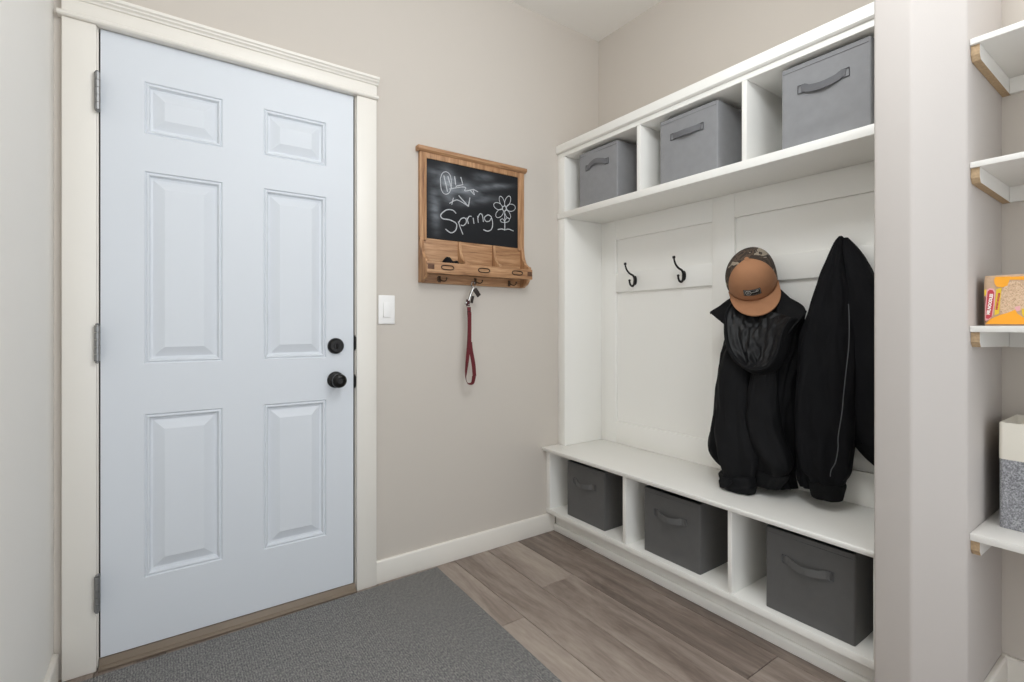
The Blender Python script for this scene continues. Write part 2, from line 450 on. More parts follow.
gk = MB().box(JX1-.0062, JX1-.0002, W+.008, W+.046, .03, JZ-.013, .0005)
gk.box(JX0+.0002, JX0+.0042, W+.008, W+.046, .03, JZ-.013, .0005); gk.box(JX0+.004, JX1-.004, W+.012, W+.046, JZ-.0032, JZ-.0002, .0005)
obj('weatherstrip', gk, M['gasket'], jamb)
struct('trim_2', MB().box(-.2515, -.1685, W-.020, W-.0006, .0005, 2.0615, .0025), M['trim'])
struct('trim_3', MB().box(.6645, .748, W-.020, W-.0006, .0005, 2.0615, .0025), M['trim'])
hd = MB()
hd.prism([(W-.0006, 2.062), (W-.028, 2.062), (W-.033, 2.067), (W-.033, 2.073), (W-.028, 2.078), (W-.0006, 2.078)], 'x', -.262, .7535, bev=.001)
hd.box(-.2515, .748, W-.021, W-.0006, 2.078, 2.123, .001)
hd.prism([(W-.0006, 2.122), (W-.026, 2.122), (W-.028, 2.128), (W-.036, 2.133), (W-.036, 2.137), (W-.043, 2.141), (W-.043, 2.151), (W-.0006, 2.151)], 'x', -.263, .754, bev=.0008)
struct('trim_4', hd, M['trim'])
th = MB().prism([(W-.030, .0005), (W-.030, .007), (W-.022, .010), (W-.012, .010), (W-.004, .028), (W+.1, .028), (W+.1, .0005)], 'x', JX0+.001, JX1-.001, bev=.0008)
struct('trim_5', th, M['threshold'])

# ------------------------------------------------------------------ door
def build_door():
    mb = MB(); bm = mb.bm
    X = [DX0, -.046, .182, .317, .546, DX1]; Z = [.031, .255, .805, .975, 1.624, 1.749, 1.925, DZ1]
    Y0 = W+.001; Y1 = Y0+.043
    vc = {}
    def v(x, y, z):
        k = (round(x, 5), round(y, 5), round(z, 5))
        if k not in vc: vc[k] = bm.verts.new((x, y, z))
        return vc[k]
    prof = [(0, 0), (.004, .0055), (.0085, .0020), (.0115, .0024), (.017, .0125), (.024, .0138), (.054, .0020), (.056, .0012)]
    for i in range(5):
        for j in range(7):
            x0, x1, z0, z1 = X[i], X[i+1], Z[j], Z[j+1]
            if i in (1, 3) and j in (1, 3, 5):
                prev = None
                for ins, dp in prof:
                    cur = [v(x0+ins, Y0+dp, z0+ins), v(x1-ins, Y0+dp, z0+ins), v(x1-ins, Y0+dp, z1-ins), v(x0+ins, Y0+dp, z1-ins)]
                    if prev:
                        for k in range(4):
                            bm.faces.new((prev[k], prev[(k+1) % 4], cur[(k+1) % 4], cur[k]))
                    prev = cur
                bm.faces.new(prev)
            else:
                bm.faces.new((v(x0, Y0, z0), v(x1, Y0, z0), v(x1, Y0, z1), v(x0, Y0, z1)))
    # edges and back
    per = [(x, Z[0]) for x in X]+[(DX1, z) for z in Z[1:]]+[(x, DZ1) for x in X[::-1][1:]]+[(DX0, z) for z in Z[::-1][1:-1]]
    n = len(per)
    for k in range(n):
        a, c = per[k], per[(k+1) % n]
        bm.faces.new((v(a[0], Y0, a[1]), v(a[0], Y1, a[1]), v(c[0], Y1, c[1]), v(c[0], Y0, c[1])))
    bm.faces.new([v(a[0], Y1, a[1]) for a in per])
    bmesh.ops.recalc_face_normals(bm, faces=bm.faces)
    d = struct('door_1', mb, M['door'], label='white six-panel entry door with black knob and deadbolt', cat='door', angle=6)
    for z0, z1 in ((1.788, 1.906), (.99, 1.104), (.197, .307)):
        h = MB(); x, y = -.1655, W-.0295
        z = z0; hh = (z1-z0)/5
        for k in range(5):
            h.lathe([(.0082, z+.0006), (.0082, z+hh-.0006)], (x, y, 0), (0, 0, 1), 14); z += hh
        h.lathe([(.002, z1), (.005, z1+.001), (.0055, z1+.004), (.002, z1+.007)], (x, y, 0), (0, 0, 1), 12)
        h.lathe([(.002, z0-.007), (.0055, z0-.004), (.005, z0-.001), (.002, z0)], (x, y, 0), (0, 0, 1), 12)
        h.box(-.1662, -.1612, W-.024, W-.0002, z0+.002, z1-.002, .0004)
        obj('hinge', h, M['steel'], d)
    ax = (0, -1, 0)
    db = MB().lathe([(.0005, 0), (.0325, 0), (.0325, .006), (.029, .014), (.024, .018), (.0005, .0185)], (.583, Y0, 1.021), ax, 40)
    dbo = obj('deadbolt', db, M['bronze'], d)
    tt = MB().lathe([(.0005, .018), (.012, .018), (.0115, .022), (.0005, .0225)], (.583, Y0, 1.021), ax, 24)
    tt.box(.5805, .5855, Y0-.032, Y0-.019, 1.010, 1.032, .002)
    obj('thumb_turn', tt, M['bronze'], dbo)
    kn = MB().lathe([(.0005, 0), (.0335, 0), (.0335, .004), (.030, .009), (.020, .012), (.012, .016), (.0115, .030), (.018, .036), (.026, .044), (.0285, .052), (.0275, .060), (.022, .0665), (.013, .069), (.0115, .0675), (.0095, .0675), (.009, .070), (.0005, .0705)], (.583, Y0, .883), ax, 40)
    obj('door_knob', kn, M['bronze'], d)
    return d
build_door()

# ------------------------------------------------------------------ light switch
sw = thing('light_switch', 'white rocker light switch on the wall beside the door', 'light switch', (.7975, W, 1.11))
obj('cover_plate', MB().box(.7605, .8345, W-.007, W-.0005, 1.111, 1.236, .003, 3), M['plastic'], sw)
ro = MB().prism([(W-.0072, 1.141), (W-.0135, 1.141), (W-.0100, 1.206), (W-.0072, 1.206)], 'x', .7815, .8135, bev=.001)
obj('rocker', ro, M['plastic'], sw)

# ------------------------------------------------------------------ chalkboard organiser
co = thing('chalkboard_organizer', 'pine chalkboard organizer with mail slots hung on the beige wall', 'chalkboard', (1.2365, W, 1.298))
YF = W-.020
st = MB().box(.947, .980, YF, W-.0006, 1.49, 1.8885, .0015); st.box(1.490, 1.528, YF, W-.0006, 1.49, 1.8885, .0015)
st.box(.980, 1.490, YF, W-.0006, 1.8625, 1.8885, .0015)
obj('frame', st, M['pineZ'], co)
obj('top_moulding', MB().prism([(W-.0006, 1.889), (W-.024, 1.889), (W-.026, 1.892), (W-.033, 1.896), (W-.033, 1.909), (W-.030, 1.912), (W-.0006, 1.912)], 'x', .934, 1.538, bev=.001), M['pineX'], co)
cb = obj('chalk_surface', MB().box(0, .510, 0, .008, 0, .360, .0005), M['slate'], co, local=True)
cb.location = Vector((.980, W-.0165, 1.502))-co.location
obj('back_board', MB().box(.964, 1.5085, W-.014, W-.0008, 1.298, 1.5015, .001), M['pineX'], co)
curve = [(W-.022, 1.500), (W-.026, 1.470), (W-.032, 1.445), (W-.045, 1.420), (W-.062, 1.406), (W-.082, 1.398)]
sidep = curve+[(W-.082, 1.336), (W-.072, 1.336), (W-.068, 1.326), (W-.056, 1.312), (W-.036, 1.304), (W-.030, 1.299), (W-.0146, 1.299), (W-.0146, 1.500)]
for x0, x1 in ((.947, .9635), (1.509, 1.5265)):
    sp_ = MB().prism([(W-.0008 if abs(p[0]-(W-.0146)) < 1e-6 else p[0], p[1]) for p in sidep], 'x', x0, x1, bev=.001)
    obj('side_panel', sp_, M['pineZ'], co)
divp = curve[:-1]+[(W-.079, 1.400), (W-.079, 1.352), (W-.0146, 1.352), (W-.0146, 1.500)]
for xc in (1.150, 1.342):
    obj('divider', MB().prism(divp, 'x', xc-.007, xc+.007, bev=.001), M['pineZ'], co)
obj('front_board', MB().box(.9470, 1.5265, W-.0925, W-.0825, 1.336, 1.386, .0015), M['pineX'], co)
obj('slot_floor', MB().box(.9642, 1.508, W-.0815, W-.0146, 1.339, 1.350, .001), M['pineX'], co)
for x0, x1 in ((.950, .982), (1.495, 1.522)):
    obj('corner_plate', MB().box(x0, x1, W-.0940, W-.0925, 1.353, 1.374, .0005), M['cornermetal'], co)
for xc in (1.047, 1.239, 1.432):
    ring = [(xc+.031*math.copysign(abs(math.cos(a))**.6, math.cos(a)), W-.0945, 1.364+.0095*math.copysign(abs(math.sin(a))**.9, math.sin(a))) for a in [2*PI*k/36 for k in range(36)]]
    obj('label_ring', MB().tube(ring, .0026, 8, closed=True), M['brass'], co)
for xc in (1.046, 1.238, 1.438):
    hk = MB().box(xc-.007, xc+.007, W-.0165, W-.0142, 1.303, 1.333, .0008)
    for sx in (-1, 1):
        path = smooth([(xc+sx*.002, W-.017, 1.318), (xc+sx*.010, W-.024, 1.311), (xc+sx*.018, W-.034, 1.309), (xc+sx*.022, W-.042, 1.314), (xc+sx*.022, W-.045, 1.322)], 5)
        hk.tube(path, .0026, 8); hk.lathe([(.0005, -.004), (.004, -.002), (.004, .002), (.0005, .004)], path[-1], (0, 0, 1), 10)
    obj('hook', hk, M['brass'], co)
# chalk marks
def stroke(mb, pts, r=.0023, n=6):
    p3 = [(x, W-.0168, z) for x, z in pts]
    if len(p3) > 2: p3 = [tuple(q) for q in smooth(p3, n)]
    mb.tube(p3, r, 6, flat=(Vector((0, 1, 0)), .35))
ch = MB()
stroke(ch, [(1.132, 1.632), (1.113, 1.645), (1.081, 1.641), (1.053, 1.616), (1.061, 1.599), (1.101, 1.597), (1.134, 1.583), (1.13, 1.553), (1.105, 1.538), (1.076, 1.552)], .0026)
stroke(ch, [(1.144, 1.595), (1.155, 1.567), (1.169, 1.537)]); stroke(ch, [(1.145, 1.588), (1.159, 1.61), (1.180, 1.616), (1.188, 1.599), (1.173, 1.58), (1.157, 1.58)])
stroke(ch, [(1.19, 1.619), (1.199, 1.591)]); stroke(ch, [(1.192, 1.606), (1.202, 1.626), (1.216, 1.629)]); stroke(ch, [(1.225, 1.623), (1.23, 1.595)])
stroke(ch, [(1.250, 1.635), (1.254, 1.603)]); stroke(ch, [(1.251, 1.624), (1.263, 1.647), (1.277, 1.642), (1.283, 1.61)])
stroke(ch, [(1.33, 1.641), (1.311, 1.648), (1.29, 1.633), (1.296, 1.616), (1.317, 1.618), (1.329, 1.636)]); stroke(ch, [(1.329, 1.641), (1.337, 1.61), (1.33, 1.58), (1.307, 1.568), (1.283, 1.573)])
obj('chalk_word', ch, M['chalk'], co)
fl = MB(); fc_ = (1.407, 1.692)
for cx, cz, L, wd in ((1.392, 1.726, .026, .014), (1.427, 1.732, .030, .015), (1.369, 1.699, .026, .017), (1.447, 1.702, .028, .018), (1.378, 1.664, .028, .016), (1.427, 1.666, .024, .014)):
    an = math.atan2(cz-fc_[1], cx-fc_[0])
    ring = []
    for k in range(25):
        t = 2*PI*k/24; u, v_ = L*math.cos(t), wd*math.sin(t)
        ring.append((cx+u*math.cos(an)-v_*math.sin(an), cz+u*math.sin(an)+v_*math.cos(an)))
    stroke(fl, ring, .0017, 1)
stroke(fl, [(fc_[0]+.011*math.cos(2*PI*k/12), fc_[1]+.013*math.sin(2*PI*k/12)) for k in range(13)], .0018, 1)
stroke(fl, [(1.408, 1.676), (1.410, 1.630), (1.409, 1.583)], .0024)
stroke(fl, [(1.409, 1.622), (1.389, 1.623), (1.383, 1.633), (1.398, 1.639), (1.409, 1.626)], .0017); stroke(fl, [(1.409, 1.622), (1.431, 1.63), (1.438, 1.644), (1.422, 1.648), (1.409, 1.629)], .0017)
stroke(fl, [(1.367, 1.582), (1.389, 1.588), (1.411, 1.587), (1.433, 1.592), (1.463, 1.586)], .0022)
obj('chalk_flower', fl, M['chalk'], co)
sc = MB()
stroke(sc, [(1.05, 1.782), (1.061, 1.808), (1.081, 1.818), (1.101, 1.805), (1.108, 1.763), (1.097, 1.725), (1.073, 1.714), (1.055, 1.733), (1.05, 1.782)], .0018)
for p in ([(1.068, 1.799), (1.087, 1.727)], [(1.089, 1.799), (1.109, 1.742)], [(1.124, 1.805), (1.13, 1.766)], [(1.157, 1.807), (1.169, 1.773), (1.13, 1.759)], [(1.146, 1.718), (1.199, 1.674)], [(1.199, 1.674), (1.207, 1.717)]):
    stroke(sc, p, .0026, 1)
stroke(sc, [(1.097, 1.741), (1.159, 1.76), (1.184, 1.761), (1.18, 1.745), (1.23, 1.761)], .002); stroke(sc, [(1.097, 1.674), (1.132, 1.695), (1.159, 1.691), (1.199, 1.674)], .002); stroke(sc, [(1.118, 1.703), (1.109, 1.67)], .002, 1)
stroke(sc, [(1.21, 1.752), (1.232, 1.735), (1.226, 1.758), (1.252, 1.752)], .002)
obj('chalk_scribble', sc, M['chalk'], co)
# dark thing lying in the first slot (folded knit glove)
gl = MB()
rings = []
prof_ = smooth([(1.030, .012), (1.045, .040), (1.062, .066), (1.080, .070), (1.094, .052), (1.110, .054), (1.124, .050), (1.134, .020)], 4)
for x, h in prof_:
    rr = []
    for k in range(16):
        a = 2*PI*k/16
        rr.append((x, W-.046+.022*math.cos(a)*(1+.15*noise.noise((x*40, k, 1))), h/2+h/2*math.sin(a)*(1+.10*noise.noise((x*60, k*.7, 4)))))
    lo = min(p[2] for p in rr)
    rings.append([(p[0], p[1], p[2]-lo+1.3506) for p in rr])
tag(obj('glove', gl.loft(rings), M['black']), 'small crumpled black item lying in the left slot of the organizer', 'glove')

# ------------------------------------------------------------------ leash hanging from the organiser's middle hook
ln = thing('leash', 'short dark red leash with metal clip hanging under the chalkboard', 'leash', (1.215, W-.04, .85))
LY = W-.052
def ribbon(mb, pts, wd, th_, nrm=(0, -1, 0)):
    """flat strap along points, wd wide, th_ thick; the points may carry their own twist angle"""
    P = [Vector(p[:3]) for p in pts]; rings = []
    for i in range(len(P)):
        t = (P[min(i+1, len(P)-1)]-P[max(i-1, 0)]).normalized()
        nr = Vector(nrm); tw = pts[i][3] if len(pts[i]) > 3 else 0
        sd = t.cross(nr).normalized(); nr = sd.cross(t).normalized()
        s2 = sd*math.cos(tw)+nr*math.sin(tw); n2 = nr*math.cos(tw)-sd*math.sin(tw)
        rings.append([P[i]+s2*wd/2+n2*th_/2, P[i]-s2*wd/2+n2*th_/2, P[i]-s2*wd/2-n2*th_/2, P[i]+s2*wd/2-n2*th_/2])
    return mb.loft(rings)
def lp(px, py, y=LY):
    t = (px-512)/F; v = -(py-326.6)/F; k = y/(fy+t*ry)
    return (k*(fx+t*rx), y, H+k*v)
def ring_pts(a, w, h, n=24):
    return [(a[0]+w*math.cos(2*PI*k/n), a[1]+.003*math.sin(4*PI*k/n), a[2]+h*math.sin(2*PI*k/n)) for k in range(n)]
top = (1.214, W-.037, 1.302)
cl = MB().tube(ring_pts(top, .010, .0145), .0022, 8, closed=True)
a0 = (top[0]-.001, W-.040, top[2]-.016); a1 = lp(468.5, 301)
cl.tube([a0, ((a0[0]+a1[0])/2, a0[1]-.004, (a0[2]+a1[2])/2), a1], [.0045, .006, .005], 10)
cl.tube(ring_pts(lp(467.5, 303.5), .010, .007), .002, 8, closed=True)
obj('hanging_clip', cl, M['chrome'], ln)
fb = MB(); b0 = lp(474.5, 289, LY-.012); b1 = lp(479, 296, LY-.012); ribbon(fb, [b0, ((b0[0]+b1[0])/2, b0[1]-.002, (b0[2]+b1[2])/2), b1], .020, .008)
b2 = lp(473, 296, LY-.004); b3 = lp(471.5, 303, LY-.004); ribbon(fb, [b2, b3], .012, .005)
obj('fob', fb, M['fob'], ln)
for q_ in (([lp(468, 299.5), lp(468, 306)], .017), ([lp(469, 311), lp(469, 315)], .0165)):
    dk = MB(); ribbon(dk, q_[0], q_[1], .006); obj('stitched_end', dk, M['leash_dk'], ln)
sr = MB()
pL = [(*lp(469, 307), 0), (*lp(469.3, 322), .15), (*lp(469, 340), .1), (*lp(467.5, 358), .2), (*lp(466, 372), .6), (*lp(466, 379), 1.0), (*lp(468, 383.5), 1.2), (*lp(472.5, 383), 1.3), (*lp(474, 376), 1.0), (*lp(473, 364), .7), (*lp(470.5, 350), .45), (*lp(469.8, 342), .2)]
ribbon(sr, [tuple(q) for q in smooth(pL[:9], 5)], .0195, .0022)
pR = [(q[0], q[1]-.004, q[2], q[3]) for q in pL[8:]]
ribbon(sr, [tuple(q) for q in smooth(pR, 5)], .0185, .0022)
ribbon(sr, [(lp(469.5, y_, LY-.003)[0], LY-.003, lp(469.5, y_, LY-.003)[2], .1) for y_ in (312, 324, 336, 348)], .0205, .0022)
obj('strap', sr, M['leash'], ln)

# ------------------------------------------------------------------ hutch (upper cubbies, side panels, panelled back)
Y0H, Y1H = .5545, W-.0015
hu = thing('coat_hutch', 'white built-in hutch with three open cubbies above a panelled back', 'hutch', ((1.772+XR)/2, 1.315, .4585))
XF = 1.772; XB = XR-.001
obj('crown', MB().prism([(XB, 2.0375), (1.764, 2.0375), (1.757, 2.043), (1.757, 2.080), (1.760, 2.083), (XB, 2.083)], 'y', Y0H, Y1H, bev=.001), M['cab'], hu)
obj('top_board', MB().box(XF, XB, Y0H, Y1H, 2.015, 2.0375, .001), M['cab'], hu)
obj('shelf_board', MB().box(1.767, XB, Y0H, Y1H, 1.684, 1.717, .002), M['cab'], hu)
obj('back_board', MB().box(XB-.012, XB, Y0H+.02, 2.018, 1.717, 2.015, 0), M['cab'], hu)
for y0, y1 in ((1.504, 1.524), (1.003, 1.0225)):
    obj('divider', MB().box(XF+.001, XB-.012, y0, y1, 1.717, 2.015, .001), M['cab'], hu)
for y0, y1 in ((2.0185, Y1H), (Y0H, .5745)):
    obj('side_panel', MB().box(XF, XB, y0, y1, .4585, 1.684, .0015).box(XF, XB, y0, y1, 1.717, 2.015, .0015), M['cab'], hu)
obj('back_panel', MB().box(XB-.019, XB, .5745, 2.0185, .4585, 1.684, 0), M['cab'], hu)
XS = XB-.034
for y0, y1 in ((1.910, 2.0185), (1.216, 1.322), (.5745, .640)):
    obj('stile', MB().box(XS, XB-.019, y0, y1, .4585, 1.684, .0012), M['cab'], hu)
for y0, y1 in ((1.322, 1.910), (.640, 1.216)):
    for z0, z1 in ((1.578, 1.684), (1.288, 1.390), (.4585, .580)):
        obj('rail', MB().box(XS+.0005, XB-.019, y0+.0002, y1-.0002, z0, z1, .0012), M['cab'], hu)

# ------------------------------------------------------------------ bench
be = thing('storage_bench', 'white built-in storage bench with three lower cubbies under the seat', 'bench', ((1.66+XR)/2, 1.315, 0))
XBF = 1.690
obj('seat', MB().prism([(XB, .4385), (1.664, .4385), (1.664, .4455), (1.658, .4475), (1.658, .4565), (1.660, .458), (XB, .458)], 'y', Y0H, Y1H, bev=.0008), M['cab'], be)
obj('bottom_board', MB().box(XBF-.002, XB, Y0H, Y1H, .1035, .1285, .0015), M['cab'], be)
for y0, y1 in ((1.514, 1.535), (1.012, 1.029)):
    obj('divider', MB().box(XBF+.001, XB-.012, y0, y1, .1285, .4385, .001), M['cab'], be)
for y0, y1 in ((2.043, Y1H), (Y0H, .5745)):
    obj('side_panel', MB().box(XBF, XB, y0, y1, .1285, .4385, .0015), M['cab'], be)
obj('back_board', MB().box(XB-.012, XB, .5745, 2.043, .1285, .4385, 0), M['cab'], be)
obj('toe_kick', MB().box(1.745, 1.762, Y0H, W-.015, .0005, .1035, .001), M['cab'], be)
obj('toe_moulding', MB().prism([(1.7448, .0008), (1.732, .0008), (1.732, .030), (1.735, .036), (1.740, .038), (1.7448, .038)], 'y', Y0H, W-.0155, bev=.0008), M['cab'], be)

# ------------------------------------------------------------------ coat hooks
def coat_hook(Y, label):
    t = thing('coat_hook', label, 'coat hook', (XS, Y, 1.31), 'hooks on the panelled back')
    n = 28; X0 = XS-.0006
    rings = []
    for k, (dx, s_) in enumerate(((0, .97), (.0035, 1.0), (.006, .86), (.0075, .5), (.008, .02))):
        rings.append([(X0-dx, Y+.0105*s_*math.cos(2*PI*j/n), 1.344+.0245*s_*math.sin(2*PI*j/n)) for j in range(n)])
    obj('base_plate', MB().loft(rings), M['ironhook'], t)
    up = smooth([(X0-.008, Y, 1.352), (X0-.018, Y, 1.368), (X0-.045, Y, 1.378), (X0-.066, Y, 1.394), (X0-.076, Y, 1.412), (X0-.079, Y, 1.426)], 6)
    u = MB().tube(up, [.0058-.0018*i/len(up) for i in range(len(up))], 10)
    u.lathe([(.0005, -.006), (.0062, -.006), (.0074, 0), (.0062, .006), (.0005, .006)], up[-1], (0, 0, 1), 14)
    obj('upper_prong', u, M['ironhook'], t)
    lo = smooth([(X0-.008, Y, 1.338), (X0-.012, Y, 1.322), (X0-.024, Y, 1.313), (X0-.038, Y, 1.318), (X0-.045, Y, 1.331), (X0-.046, Y, 1.342)], 6)
    l = MB().tube(lo, [.0062-.0015*i/len(lo) for i in range(len(lo))], 10)
    l.lathe([(.0005, -.006), (.0055, -.004), (.0065, 0), (.0055, .004), (.0005, .006)], lo[-1], (0, 0, 1), 14)
    obj('lower_prong', l, M['ironhook'], t)
coat_hook(1.770, 'empty black coat hook nearest the beige chalkboard wall')
coat_hook(1.470, 'empty black coat hook just left of the tan cap')

# ------------------------------------------------------------------ storage bins
def bin_(X0, Yc, Zb, hgt, wd, label, group, seed, sag=.012, out=.016, rot=0, crease=0, hz=None, dep=.268):
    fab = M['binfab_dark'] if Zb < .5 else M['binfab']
    t = thing('storage_bin', label, 'storage bin', (X0+dep/2, Yc, Zb), group)
    t.rotation_euler.z = rot
    def outline(s, inset=0, z=0, amp=0):
        pts = []; hw = wd/2-inset; hd = dep/2-inset; r = max(.006-inset*.3, .003); N = 14
        cs = [(-hd+r, hw-r, PI/2), (-hd+r, -hw+r, PI), (hd-r, -hw+r, 1.5*PI), (hd-r, hw-r, 0)]
        for i, (cx, cy, a) in enumerate(cs):
            for k in range(5):
                an = a+PI/2*k/4
                pts.append([cx+r*math.cos(an), cy+r*math.sin(an)])
            nx = cs[(i+1) % 4]
            e = [nx[0]+r*math.cos(nx[2]), nx[1]+r*math.sin(nx[2])]; s0 = pts[-1]
            for k in range(1, N):
                q = k/N; p = [s0[0]+(e[0]-s0[0])*q, s0[1]+(e[1]-s0[1])*q]
                bul = amp*math.sin(PI*q)
                wob = .0022*noise.noise((p[0]*9+seed*3, p[1]*9, z*9))*min(1, 6*q*(1-q))
                if crease and i == 0:
                    uu = 1-q; vv = z/hgt
                    bul -= crease*math.exp(-((uu-(.75+.2*(1-vv)))/.05)**2)*(1-vv)*.8
                    bul += crease*.9*math.exp(-((vv-.2-.14*q)/.08)**2)*math.sin(PI*q)
                ins = bul+wob
                if i == 0: p[0] -= ins
                elif i == 1: p[1] -= ins
                elif i == 2: p[0] += ins
                else: p[1] += ins
                pts.append(p)
        return [(p[0], p[1], z) for p in pts]
    rings = []
    for k in range(15):
        z = hgt*k/14; s = math.sin(PI*k/14)
        rings.append(outline(1, 0, z, .0025*s))
    mb = MB()
    mb.loft(rings, cap1=False)
    obj('body', mb, fab, t, local=True, angle=50)
    inn = MB().loft([outline(1, .0005, hgt+.0003)]+[outline(1, .0045, hgt*k/6+.0005) for k in (6, 3, 1)]+[outline(1, .0055, .006)], cap0=False)
    obj('inside', inn, M['bininside'], t, local=True)
    hm = MB(); xf = -dep/2-.0015
    ring = [(xf+.0012, wd/2-.004, hgt-.008), (xf+.0012, -wd/2+.004, hgt-.008)]
    hm.box(xf-.0003, xf+.0022, -wd/2+.006, wd/2-.006, hgt-.0165, hgt-.0155, 0)
    obj('hem_stitch', hm, M['stitch'], t, local=True)
    hz = hgt*.685 if hz is None else hz
    hp = smooth([(xf-.0025, .068, hz), (xf-.004, .056, hz+.0005), (xf-out*.6, .040, hz-sag*.55), (xf-out, 0, hz-sag), (xf-out*.6, -.040, hz-sag*.55), (xf-.004, -.056, hz+.0005), (xf-.0025, -.068, hz)], 6)
    hb = MB()
    ribbon(hb, [tuple(p) for p in hp], .024, .0024, nrm=(-1, 0, 0))
    ho = obj('handle', hb, fab if Zb < .5 else M['strap'], t, local=True)
    for sy in (-1, 1):
        q = MB(); y0 = sy*.0665
        for (a, b_, c, d) in ((y0-.012, y0+.012, hz+.0125, hz+.014), (y0-.012, y0+.012, hz-.014, hz-.0125), (y0-.0125, y0-.0112, hz-.014, hz+.014), (y0+.0112, y0+.0125, hz-.014, hz+.014)):
            q.box(xf-.0045, xf-.001, a, b_, c, d, 0)
        obj('stitched_patch', q, M['stitch'], ho, local=True)
    return t
GU, GL_ = 'grey bins in the upper cubbies', 'grey bins in the bench cubbies'
ZU, ZL = 1.7176, .1290
bin_(1.795, 1.796, ZU, .282, .268, 'grey fabric bin in the upper cubby nearest the chalkboard wall', GU, 1, sag=-.016, out=.014, hz=.198)
bin_(1.795, 1.274, ZU, .279, .279, 'grey fabric bin in the middle upper cubby', GU, 2, sag=.004, out=.016, hz=.196)
bin_(1.795, .752, ZU, .284, .272, 'grey fabric bin in the upper cubby beside the right partition', GU, 3, sag=.016, out=.014, crease=.006, hz=.196)
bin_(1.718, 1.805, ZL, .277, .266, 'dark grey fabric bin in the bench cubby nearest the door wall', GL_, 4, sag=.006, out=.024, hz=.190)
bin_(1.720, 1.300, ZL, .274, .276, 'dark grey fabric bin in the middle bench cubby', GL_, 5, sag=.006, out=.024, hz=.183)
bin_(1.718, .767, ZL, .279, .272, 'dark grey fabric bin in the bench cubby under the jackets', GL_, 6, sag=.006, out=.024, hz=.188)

# ------------------------------------------------------------------ cap
cap = thing('baseball_cap', 'tan baseball cap with camouflage mesh back hanging over the hooded jacket', 'cap', (1.965, 1.093, 1.292))
cap.scale = (1.12, 1.12, 1.12)
g = Vector((-.95, -.36, 0)).normalized(); bt = R_(33)
Fv = g*math.sin(bt)-Vector((0, 0, 1))*math.cos(bt); Uv = g*math.cos(bt)+Vector((0, 0, 1))*math.sin(bt)
Rv = Fv.cross(Uv)
rollm = Matrix.Rotation(R_(15), 3, Uv)
mm = Matrix((rollm @ Rv, rollm @ Fv, Uv)).transposed()
cap.rotation_euler = mm.to_euler()
CA, CBF, CBB, CH = .0835, .094, .098, .118
def dome(th, ph, off=0):
    f_ = (1+math.cos(th))/2
    er = .62*f_+.78*(1-f_); ez = .80*f_+.9*(1-f_)
    r = max(math.cos(ph), 0)**er; z = math.sin(ph)**ez
    bb = CBF if math.cos(th) > 0 else CBB
    sk = -.020*max(0, -math.cos(th))*r*(.4+.6*z)      # the soft mesh sags to one side
    return Vector(((CA+off)*math.sin(th)*r+sk, (bb+off)*math.cos(th)*r, (CH+off)*z))
SE = R_(66)
fp = MB().grid(lambda u, v: dome(-SE+2*SE*u, PI/2*v*.995), 30, 22)
def solid(o, th_):
    md = o.modifiers.new('thickness', 'SOLIDIFY'); md.thickness = th_; md.offset = -1
solid(obj('front_panel', fp, M['tan'], cap, local=True, angle=60), .003)
bk = MB().grid(lambda u, v: dome(SE+(2*PI-2*SE)*u, PI/2*v*.995, -.0005), 44, 22)
solid(obj('mesh_back', bk, M['camo'], cap, local=True, angle=60), .002)
sm = MB()
for s_ in (-1, 1): sm.tube([dome(s_*SE, PI/2*k/20, .0004) for k in range(20)], .0014, 6)
obj('seam', sm, M['tan_dk'], cap, local=True)
obj('button', MB().lathe([(.008, -.002), (.0075, .001), (.005, .004), (.0005, .005)], (0, 0, CH), (0, 0, 1), 16), M['tan'], cap, local=True)
def brim(u, v):
    th = R_(-73)+R_(146)*u; c = math.cos(th)
    p = dome(th, 0.0, .001)
    L = .066*max(0, (c-math.cos(R_(73)))/(1-math.cos(R_(73))))**.20
    x = p.x*(1+.05*v*math.sin(PI*min(1, v*.8))*abs(math.sin(th))); y = p.y+L*v
    return Vector((x, y, .001-1.1*x*x-.06*(y-p.y)))
bm_ = MB().grid(brim, 40, 12)
solid(obj('brim', bm_, M['tan'], cap, local=True, angle=60), .0045)
def on_front(x, z, off):
    if off > .0024: off += .0016; x = .008-x   # x across in metres, z height fraction angle
    return dome(x/.085, z, off)
pa = MB(); P0, P1 = R_(10.5), R_(23.5)
rc = lambda u, v: on_front(.008-.028+.056*u, P0+(P1-P0)*v, .0022)
pa.grid(rc, 16, 6)
po = obj('logo_patch', pa, M['patch'], cap, local=True, angle=60); solid(po, .0022)
lg = MB()
ctr_a = R_(17)
lg.tube([on_front(-.0125+.0085*math.cos(2*PI*k/20), ctr_a+R_(4.6)*math.sin(2*PI*k/20), .003) for k in range(20)], .0011, 6, closed=True)
lg.tube([on_front(-.0125+.003*math.cos(2*PI*k/12), ctr_a+R_(1.6)*math.sin(2*PI*k/12), .003) for k in range(12)], .0011, 6, closed=True)
lg.tube([on_front(x, ctr_a+R_(a), .003) for x, a in ((-.004, .2), (.004, .6), (.012, .9), (.019, 1.2))], .0013, 6)
lg.tube([on_front(x, ctr_a+R_(a), .003) for x, a in ((.012, .9), (.013, 3.2), (.020, 3.6), (.0195, 1.2))], .0011, 6)
fr = [(-.026, 1.5), (-.026, 11.5), (.026, 11.5), (.026, 1.5)]
for i in range(4):
    a, c = fr[i], fr[(i+1) % 4]
    lg.tube([on_front(a[0]+(c[0]-a[0])*k/8, P0+R_(a[1]+(c[1]-a[1])*k/8), .0026) for k in range(9)], .0005, 5)
obj('logo', lg, M['logo'], po, local=True)

